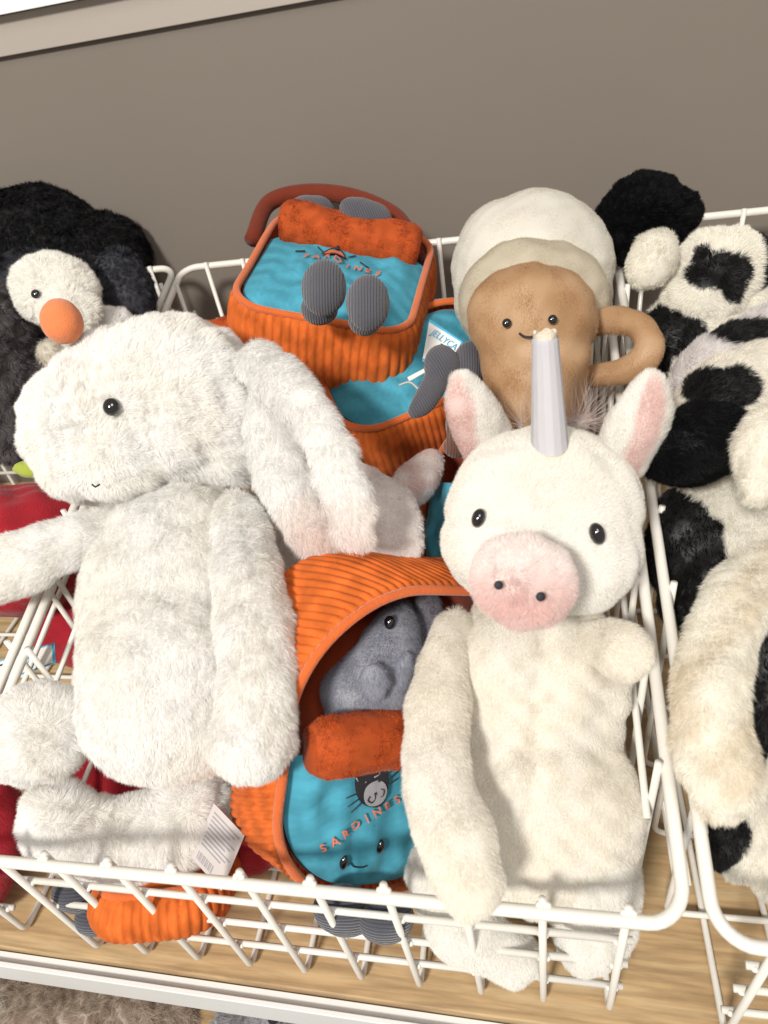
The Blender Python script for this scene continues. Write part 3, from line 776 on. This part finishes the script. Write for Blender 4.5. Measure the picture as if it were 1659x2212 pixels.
    for i, (sp, cr_, vec, mt_) in enumerate(leg_pts):
        me = wale_attr(blob(sp, vox=.0022, smooth=5, lump=.0004, seed=60 + i), vec); link('leg', me, M[mt_], t)
    return t, pos

def axes(rot=0, tilt=0, yaw=0):
    mm = frame_mat((0, 0, 0), 1, 1, 1, rot, tilt, yaw)
    return [np.array([mm[i][k] for i in range(3)]) for k in range(3)]

# tin on top of the pile
u, v, w = axes(-14, -40, 4)
tA, posA = tin('orange corduroy sardine tin plush topmost on the pile, its grey feet pointing forward', at(732, 583, .055), u, v, w, hw=.083, hh=.088, th=.088, emb_px=(722, 552), text_px=(738, 580), emblem='crown', textsize=.0105, text_rot=-2, eyes=(), roll_v=.036, roll_r=.0235, rib=.0080, cnr=.032,
    leg_pts=[([E(at(700, 622, .14), 50, 62, 40, -4), E(at(690, 668, .105), 42, 36, 40)], None, RT, 'grey_cord'),
             ([E(at(795, 655, .14), 48, 62, 40, 2), E(at(788, 690, .105), 38, 36, 40)], None, RT, 'grey_cord')])
for (px_, py_, rx_, ry_, ro_) in ((672, 452, 52, 30, 0), (790, 462, 60, 32, -18)):
    me = wale_attr(blob([E(at(px_, py_, .075), rx_, ry_, 30, ro_)], vox=.0024, smooth=4, lump=.001, seed=px_), RT * .9 + UP3 * .4)
    link('sardine_tail', me, M['grey_cord'], tA)
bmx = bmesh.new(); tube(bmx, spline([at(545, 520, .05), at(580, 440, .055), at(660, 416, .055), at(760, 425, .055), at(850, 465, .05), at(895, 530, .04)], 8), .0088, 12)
link('upper_edge', bm_mesh(bmx), M['shaded_rust'], tA)

# tin below it
w = unit(np.array([.0, -.34, .94])); ph_ = math.radians(27); u = np.array([math.cos(ph_), math.sin(ph_), 0.]); u = unit(u - w * (u @ w)); v = np.cross(w, u)
tB, posB = tin('orange sardine tin plush wedged under the topmost tin, its grey feet turned sideways', at(795, 900, -.005) + u * .056 + v * .040, u, v, w, hw=.084, hh=.060, th=.078, detail=False, rib=.0062, roll_v=.050, roll=False, cnr=.04,
    leg_pts=[([E(at(955, 790, .06), 40, 46, 36, 15), T([(at(945, 820, .055), 30), (at(915, 870, .055), 26), (at(895, 890, .055), 16)], .8)], None, unit(RT * .85 + UP3 * .5), 'grey_cord'),
             ([E(at(1010, 795, .05), 36, 60, 34, -8)], None, RT, 'grey_cord')])

# front tin with a sardine looking out
u, v, w = axes(-9, 9, -30)
tC, posC = tin('orange and blue sardine tin plush at the front with a grey sardine peeping out', at(905, 1607, -.055), u, v, w, hw=.106, hh=.118, th=.078, text_rot=27, emb_px=(803, 1702), text_px=(778, 1776), roll_v=.004, roll_r=.0205, roll_slope=-.05, cnr=.088, textsize=.0090, rib=.0062, eyes_px=((742, 1862), (816, 1822)),
    leg_pts=[([E(at(745, 1965, -.075), 70, 55, 45, -10)], None, UP3, 'navy_cord'), ([E(at(835, 1985, -.075), 62, 50, 45, 10)], None, UP3, 'navy_cord')])
GREYF = np.array([.38, .40, .47])
fk = dict(length=.0062, width=.00038, dens=480, lay=1.0, curl=.2, clump=.2, cell=.004)
fm = blob([T([(at(862, 1318, -.012), 34), (at(852, 1370, -.005), 58), (at(826, 1450, -.01), 84), (at(790, 1520, -.02), 92)], .6), E(at(775, 1490, -.015), 84, 70, 50)], seed=71, lump=.0008)
fe = onto(fm, 842, 1345)
fo = link('sardine', furred(fm, tint(GREYF, (.44, .45, .52), .03, 3, .6), flow=DN - RT * .4, seed=72, **fk), M['fur'], tC)
bead('eye', at_lift(fe, .0025), 14, fo, sq=(.9, 1.1, .8))
fm = blob([E(at(808, 1475, .012), 40, 48, 16, 10), E(at(872, 1450, .0), 24, 52, 18, -15)], seed=73, lump=.0006); link('fin', furred(fm, GREYF * 1.1, flow=DN, seed=74, **fk), M['fur'], fo)
fm = blob([T([(at(925, 1305, -.025), 36), (at(915, 1400, -.03), 56), (at(910, 1500, -.035), 70)], .5)], seed=75, lump=.0008)
link('sardine', furred(fm, tint(GREYF * .85, (.38, .34, .40), .03, 3, .6), flow=DN, seed=76, **fk), M['fur'], tC)

# tin behind the unicorn, standing on edge
u, v, w = axes(-10, 0, 66)
tD, posD = tin('orange sardine tin plush standing on edge, mostly hidden behind the unicorn head', at(985, 1105, -.045), u, v, w, hw=.06, hh=.072, th=.08, roll=False, cnr=.055, detail=False, rib=.0062)
# tin lying on the basket floor under the rabbit's leg
u, v, w = axes(4, -88, 0)
tE, posE = tin('orange sardine tin plush lying on the basket floor beneath the rabbit leg', at(358, 1872, -.108), u, v, w, hw=.046, hh=.040, th=.034, roll=False, cnr=.03, lid_col=(.60, .13, .025), detail=False, rib=.0062,
    leg_pts=[([E(at(160, 1935, -.105), 50, 34, 36, -20)], None, UP3, 'navy_cord'), ([E(at(205, 1985, -.12), 44, 36, 36, -10)], None, UP3, 'navy_cord')])
# tin showing only a strip behind the rabbit head
u, v, w = axes(10, -40, 0)
tF, posF = tin('orange sardine tin plush showing only a strip behind the rabbit head', at(475, 775, -.02), u, v, w, hw=.085, hh=.07, th=.06, detail=False, rib=.0062)

# ---- second white rabbit under the tins
def under_rabbit():
    t = thing('plush_rabbit', at(840, 1160, -.15), 'white plush rabbit buried under the tins, only its pink-edged ears showing', 'plush rabbit')
    kw = dict(length=.0055, width=.00042, dens=260, lay=.9, curl=.5, clump=.5, cell=.005)
    PW = np.array([.93, .89, .87])
    e = blob([T([(at(770, 1050, .0), 55), (at(835, 1120, .015), 76), (at(852, 1165, .01), 70)], .5)], seed=81, lump=.002); link('ear', furred(e, PW, seed=82, flow=DN + RT, **kw), M['fur'], t)
    e = blob([T([(at(930, 1000, -.02), 36), (at(900, 1040, -.015), 48), (at(870, 1070, -.01), 44)], .5)], seed=83, lump=.001); link('ear', furred(e, tint(PW, (.82, .60, .56), .02, 6, .7), seed=84, flow=DN, **kw), M['fur'], t)
    e = blob([E(at(690, 1290, -.12), 150, 190, 120), E(at(780, 1130, -.11), 130, 100, 100)], seed=85, lump=.002); link('body', furred(e, PW, seed=86, **{**kw, 'dens': 150}), M['fur'], t)
under_rabbit()

# ---- coffee glass
def cup():
    t = thing('plush_coffee_cup', at(1150, 850, -.12), 'smiling brown plush coffee cup with cream and white layers and a round handle', 'plush cup')
    kw = dict(length=.0042, width=.00038, dens=320, lay=1.0, curl=.16, clump=.12, cell=.005, lenvar=.4)
    foam = blob([E(at(1150, 570, .045), 176, 150, 130), E(at(1150, 640, .03), 170, 120, 120)], seed=91, lump=.0015)
    link('foam', furred(foam, tint(np.array([.93, .91, .85]), (.90, .87, .79), .04, 2, .5), seed=92, flow=DN, **kw), M['fur'], t)
    cream = blob([E(at(1152, 655, .065), 166, 135, 110), E(at(1110, 600, .07), 85, 72, 80), E(at(1230, 610, .06), 70, 66, 80)], seed=93, lump=.0015)
    link('cream_layer', furred(cream, tint(np.array([.76, .70, .57]), (.70, .64, .50), .03, 5, .5), seed=94, flow=DN, **kw), M['fur'], t)
    body = blob([E(at(1150, 690, .085), 142, 120, 100), T([(at(1150, 700, .08), 128), (at(1155, 780, .07), 118), (at(1160, 860, .05), 104)], .85)], seed=95, lump=.0015)
    e1, e2 = onto(body, 1095, 698), onto(body, 1194, 690)
    sm = [onto(body, *p) for p in ((1122, 720), (1130, 726), (1140, 728), (1150, 727), (1163, 720))]
    BR = tint(np.array([.58, .36, .19]), (.74, .52, .32), .035, 6, .7)
    link('mug', furred(body, BR, seed=96, flow=DN, **{**kw, 'length': .0042}), M['fur'], t)
    bead('eye', at_lift(e1, .003), 10.5, t); bead('eye', at_lift(e2, .003), 10.5, t)
    bm = bmesh.new(); tube(bm, spline([at_lift(p, .0045) for p in sm], 5), .0009, 6); link('smile', bm_mesh(bm), M['thread'], t)
    h = blob([T([(at(1285, 695, .055), 32), (at(1345, 690, .065), 33), (at(1392, 715, .065), 34), (at(1402, 755, .06), 34), (at(1365, 795, .05), 34), (at(1285, 812, .04), 30)], .8)], seed=97, lump=.001)
    link('handle', furred(h, BR, seed=98, flow=DN + RT * .3, **{**kw, 'length': .004}), M['fur'], t)
    for p, q, sd in (((1000, 925), (985, 965), 3), ((1092, 880), (1080, 905), 4)):
        me = wale_attr(blob([E(at(p[0], p[1], .01), 38, 46, 34, 20), E(at(q[0], q[1], .0), 30, 26, 28)], vox=.0022, smooth=4, lump=.0004, seed=sd), RT); link('leg', me, M['brown_cord'], t)
cup()

# ---- penguins in the left basket
def penguins():
    kw = dict(length=.010, width=.00055, dens=170, lay=.8, curl=.6, clump=.6, cell=.007)
    CH = np.array([.050, .051, .062]); DK = np.array([.014, .014, .0155])
    t = thing('plush_penguin', at(150, 750, -.15), 'charcoal plush penguin with a white face and orange beak at the back left', 'plush penguin', 'penguins in the left basket')
    b = blob([E(at(115, 560, .0), 175, 160, 140), E(at(215, 600, .0), 105, 140, 110, -20)], seed=101, lump=.003); link('hood', furred(b, DK, seed=102, flow=DN, **kw), M['fur_dark'], t)
    b = blob([E(at(272, 625, .05), 58, 92, 50, 18)], seed=103, lump=.002); link('flipper', furred(b, CH * 1.1, seed=104, **kw), M['fur_dark'], t)
    b = blob([E(at(80, 655, .045), 125, 110, 80), E(at(110, 820, -.02), 120, 150, 90)], seed=105, lump=.002); link('body', furred(b, CH, seed=106, **kw), M['fur_dark'], t)
    b = blob([E(at(118, 628, .09), 98, 82, 55, -12), E(at(150, 672, .085), 70, 60, 45)], seed=107, lump=.001)
    e = onto(b, 77, 635)
    link('face', furred(b, np.array([.96, .95, .90]), seed=108, flow=away_from(at(130, 690, .16)), **{**kw, 'length': .008, 'dens': 240}), M['fur'], t)
    bead('eye', at_lift(e, .005), 10, t)
    b = blob([E(at(134, 695, .15), 44, 50, 45, 15)], smooth=3, lump=.0004, seed=109); link('beak', b, M['felt_orange'], t)
    b = blob([E(at(112, 765, .07), 32, 32, 30)], seed=110, lump=.001); link('belly', furred(b, np.array([.82, .78, .70]), seed=111, **kw), M['fur'], t)
    t = thing('plush_penguin', at(-10, 950, -.15), 'dark grey shaggy plush penguin cut off by the left edge of the photo', 'plush penguin', 'penguins in the left basket')
    b = blob([E(at(-20, 790, .05), 108, 185, 90, 5), E(at(20, 900, .02), 70, 100, 70)], seed=112, lump=.003); link('body', furred(b, np.array([.115, .105, .11]), seed=113, **{**kw, 'length': .013}), M['fur_dark'], t)
penguins()
def red_plush():
    t = thing('plush_apple', at(20, 1300, -.15), 'red velour plush apple with a green leaf under the rabbit arm', 'plush apple')
    b = blob([E(at(35, 1190, -.055), 165, 145, 120), E(at(110, 1140, -.055), 90, 90, 90)], seed=121, lump=.003); link('fruit', b, M['red_velour'], t)
    b = blob([E(at(72, 1014, .03), 50, 22, 16, -4)], seed=122, smooth=3, lump=.001); link('leaf', b, M['green_velour'], t)
    t = thing('plush_strawberry', at(-20, 1850, -.12), 'dark red plush in the bottom left corner behind the wires', 'plush fruit')
    b = blob([E(at(-60, 1800, -.12), 110, 190, 80)], seed=123, lump=.002); link('fruit', b, M['red_velour'], t)
red_plush()
def burgundy():
    t = thing('plush_ladybird', at(150, 1340, -.25), 'bright red plush seen through the left side wires beside the rabbit body', 'plush')
    b = blob([E(at(170, 1320, -.17), 120, 120, 70)], seed=124, lump=.002); link('body', b, M['red_velour'], t)
    t = thing('dark_red_cushion', at(480, 1780, -.2), 'deep burgundy plush in shadow between the rabbit leg and the front tin', 'plush')
    b = blob([E(at(500, 1760, -.15), 150, 130, 70), E(at(290, 1690, -.165), 190, 110, 60)], seed=125, lump=.002); link('cushion', b, M['red_velour'], t)
burgundy()

# ---- cows in the right basket
def cows():
    kw = dict(length=.0078, width=.00046, dens=260, lay=1.1, curl=.35, clump=.45, cell=.006)
    W = np.array([.93, .905, .83]); G = 'cows in the right basket'
    t = thing('plush_cow', at(1530, 700, -.15), 'plush cow at the back with a black patch on its white head', 'plush cow', G)
    b = blob([E(at(1400, 462, .045), 108, 72, 90, -6), E(at(1370, 500, .03), 85, 70, 70)], seed=131, lump=.004); link('black_ear', furred(b, BLACK, seed=132, flow=UP3 * .4 + RT, **kw), M['fur_dark'], t)
    b = blob([E(at(1565, 575, .06), 108, 88, 80, 0), E(at(1520, 640, .05), 90, 70, 70)], seed=133, lump=.002)
    pc = onto(b, 1560, 585)
    link('head', furred(b, patches(W, [(pc, (.024, .014, .05), BLACK), (pc + RT * -.012 + UP3 * .012, (.006, .010, .05), BLACK), (pc + RT * .010 - UP3 * .010, (.012, .013, .05), BLACK), (at(1668, 540, .07), (.012, .05, .1), BLACK)]), seed=134, flow=away_from(pc), **kw), M['fur'], t)
    b = blob([E(at(1412, 560, .085), 55, 74, 45, -28)], seed=135, lump=.001); link('ear', furred(b, W, seed=136, flow=DN * .8 - RT * .5, **{**kw, 'length': .0066}), M['fur'], t)
    b = blob([E(at(1500, 730, .02), 130, 110, 80, 20), E(at(1600, 680, .02), 110, 90, 80)], seed=137, lump=.002)
    link('body', furred(b, patches(W, [(at(1468, 697, .06), (.026, .025, .06), BLACK), (at(1445, 790, .05), (.018, .035, .06), BLACK)]), seed=138, flow=DN * .6 + RT, **kw), M['fur'], t)
    t = thing('plush_cow', at(1600, 850, -.15), 'plush cow in the middle with a shaved black oval on its arched white back', 'plush cow', G)
    b = blob([E(at(1590, 790, .04), 150, 95, 80, 24), E(at(1680, 730, .04), 110, 80, 80)], seed=141, lump=.002)
    link('head', furred(b, patches(np.array([.80, .77, .77]), [(at(1625, 708, .075), (.026, .012, .06), BLACK)]), seed=142, flow=RT + UP3 * .3, **kw), M['fur'], t)
    b = blob([E(at(1575, 850, .06), 135, 85, 75, 28), E(at(1650, 820, .06), 100, 90, 70)], seed=143, lump=.002)
    link('body', furred(b, patches(np.array([.88, .85, .78]), [(at(1582, 826, .095), (.030, .018, .05), BLACK)]), seed=144, flow=RT + UP3 * .3, **kw), M['fur'], t)
    t = thing('plush_cow', at(1560, 1500, -.15), 'plush cow nearest the front, its long cream arm hanging over the basket rim', 'plush cow', G)
    b = blob([E(at(1500, 958, .07), 105, 88, 80, -6), E(at(1570, 950, .065), 85, 74, 70, -20), E(at(1455, 1000, .05), 76, 52, 60)], seed=145, lump=.003)
    link('hood', furred(b, BLACK, seed=146, flow=RT + DN * .5, **kw), M['fur_dark'], t)
    b = blob([E(at(1650, 985, .10), 62, 120, 60, -4)], seed=147, lump=.002); link('ear', furred(b, W, seed=148, flow=DN - RT * .5, **kw), M['fur'], t)
    b = blob([E(at(1560, 1200, -.03), 160, 210, 110), E(at(1640, 1500, -.04), 140, 260, 110), E(at(1600, 1790, -.07), 90, 130, 60)], seed=149, lump=.003)
    link('body', furred(b, patches(W * .93, [(at(1480, 1240, .0), (.030, .060, .2), BLACK), (at(1650, 1480, .02), (.022, .075, .3), BLACK), (at(1580, 1840, -.04), (.018, .03, .2), BLACK)]), seed=150, **kw), M['fur'], t)
    b = blob([T([(at(1690, 1225, .03), 70), (at(1610, 1270, .04), 72), (at(1560, 1370, .045), 76), (at(1540, 1500, .045), 84), (at(1545, 1620, .035), 92), (at(1565, 1700, .025), 86)], .8)], seed=151, lump=.002)
    link('arm', furred(b, tint(W * 1.02, (.76, .66, .50), .03, 9, .45), seed=152, **kw), M['fur'], t)
    b = blob([T([(at(1600, 1760, -.06), 70), (at(1655, 1850, -.09), 75), (at(1700, 1900, -.11), 75)], .8)], seed=153, lump=.002); link('leg', furred(b, W, seed=154, **kw), M['fur'], t)
cows()

# ---- toys on the shelf below
def below():
    kw = dict(length=.014, width=.0006, dens=140, lay=.9, curl=.6, clump=.6, cell=.009)
    def low(px_, py_, z): return atz(px_, py_, BOARD - z)
    t = thing('plush_toy', low(200, 2250, .35), 'shaggy beige plush toy on the shelf below, mostly cut off', 'plush toy')
    b = blob([E(low(215, 2200, .12), 215, 110, 110), E(low(30, 2160, .12), 60, 60, 60)], seed=161, lump=.004); link('body', furred(b, np.array([.55, .46, .38]), seed=162, flow=RT * .4 + DN, **kw), M['fur'], t)
    t = thing('plush_toy', low(0, 2290, .35), 'white curly plush in the bottom left corner on the shelf below', 'plush toy')
    b = blob([E(low(-10, 2215, .10), 75, 50, 60)], seed=163, lump=.002); link('body', furred(b, WHITE * .9, seed=164, **kw), M['fur'], t)
    t = thing('plush_toy', low(560, 2290, .35), 'pale grey plush toy with a black eye on the shelf below', 'plush toy')
    b = blob([E(low(590, 2290, .12), 165, 125, 110)], seed=165, lump=.002); e = onto(b, 590, 2201)
    link('body', furred(b, np.array([.60, .60, .63]), seed=166, **kw), M['fur'], t)
    if e is not None: bead('eye', at_lift(e, .006), 12, t)
below()

# ---------------------------------------------------------------- tags
def card(name, corners, label, cat, group=None, mat='tag_white', border=True, lines=None, text=None):
    """a thin card through four corner points (world), printed with a border and marks"""
    P = [np.array(c) for c in corners]; nn = unit(np.cross(P[1] - P[0], P[3] - P[0]))
    if nn @ (CAMP - P[0]) < 0: nn = -nn
    t = thing(name, sum(P) / 4, label, cat, group)
    B = lambda a, b: (P[0] * (1 - a) + P[1] * a) * (1 - b) + (P[3] * (1 - a) + P[2] * a) * b
    def patch(nm, a0, a1, b0, b1, lift, mt_, thick=.0004):
        bm = bmesh.new(); q = [B(a0, b0), B(a1, b0), B(a1, b1), B(a0, b1)]
        lo = [bm.verts.new(c + nn * (lift - thick)) for c in q]; hi = [bm.verts.new(c + nn * lift) for c in q]
        bm.faces.new(hi); bm.faces.new(lo[::-1])
        for k in range(4): bm.faces.new((lo[k], lo[(k + 1) % 4], hi[(k + 1) % 4], hi[k]))
        bmesh.ops.recalc_face_normals(bm, faces=bm.faces); return bm
    link('card', bm_mesh(patch('c', 0, 1, 0, 1, 0, None, .0008), False), M[mat], t)
    if border:
        for a0, a1, b0, b1 in ((0, 1, 0, .06), (0, 1, .94, 1), (.96, 1, .0602, .9398)):
            link('border', bm_mesh(patch('b', a0, a1, b0, b1, .0003, None, .0002), False), M['tag_blue'], t)
    for (a0, a1, b0, b1, mt_) in (lines or ()):
        link('print', bm_mesh(patch('p', a0, a1, b0, b1, .0003, None, .0002), False), M[mt_], t)
    if text:
        for (s, a0, b0, size, rotd, mt_) in text:
            cu = bpy.data.curves.new('txt', 'FONT'); cu.body = s; cu.size = size
            o = bpy.data.objects.new('tmp', cu); COL.objects.link(o); dg = bpy.context.evaluated_depsgraph_get(); dg.update()
            me = bpy.data.meshes.new_from_object(o.evaluated_get(dg)); bpy.data.objects.remove(o)
            ua = unit(P[1] - P[0]); vb = np.cross(nn, ua); c3, s3 = math.cos(math.radians(rotd)), math.sin(math.radians(rotd))
            for q in me.vertices:
                x_, y_ = q.co.x * c3 - q.co.y * s3, q.co.x * s3 + q.co.y * c3
                q.co = Vector(B(a0, b0) + ua * x_ + vb * y_ + nn * .0005)
            link('lettering', me, M[mt_], t)
    return t
card('hang_tag', [at(-40, 1440, -.03), at(118, 1388, -.05), at(120, 1432, -.05), at(-35, 1485, -.03)], 'white hang tag with a blue border behind the left basket rims', 'tag',
     text=[('JELLY', .62, .85, .011, 80, 'tag_blue')], lines=[(.28, .36, .30, .62, 'tag_yellow'), (.20, .30, .20, .28, 'ink'), (.20, .30, .70, .78, 'ink')])
card('hang_tag', [at(928, 690, .05), at(1000, 738, .05), at(980, 790, .04), at(912, 780, .04)], 'folded white hang tag with blue letters beside the topmost tin', 'tag',
     text=[('JELLYCAT', .10, .32, .0085, 0, 'tag_blue')], lines=[(.45, .62, .42, .60, 'ink'), (.58, .72, .58, .72, 'tag_yellow')])
card('hang_tag', [at(880, 815, .03), at(965, 770, .03), at(968, 776, .03), at(884, 823, .03)], 'edge of a white card tag under the topmost tin', 'tag', border=False)
card('care_label', [at(462, 1735, -.06), at(528, 1805, -.065), at(478, 1925, -.085), at(462, 1735, -.06) + at(478, 1925, -.085) - at(528, 1805, -.065)], 'shade-toned cloth care label with rows of tiny print beside the rabbit leg', 'label', mat='label_cloth', border=False,
     lines=[(.10 + .0 * k, .92 - .10 * (k % 3), .10 + k * .07, .122 + k * .07, 'thread_grey') for k in range(9)] + [(.12 + .05 * k, .14 + .05 * k + .012 * (k % 2), 0.80, .93, 'thread_grey') for k in range(10)])

def string(pts, parent_label):
    bm = bmesh.new(); tube(bm, spline(pts, 8), .0009, 6); o = link('tag_string', bm_mesh(bm), M['label_cloth']); tag(o, parent_label, 'string')
string([at(862, 832, .04), at(885, 826, .045), at(905, 842, .045), at(925, 862, .03)], 'thin white tag string lying on the blue lid under the topmost tin')
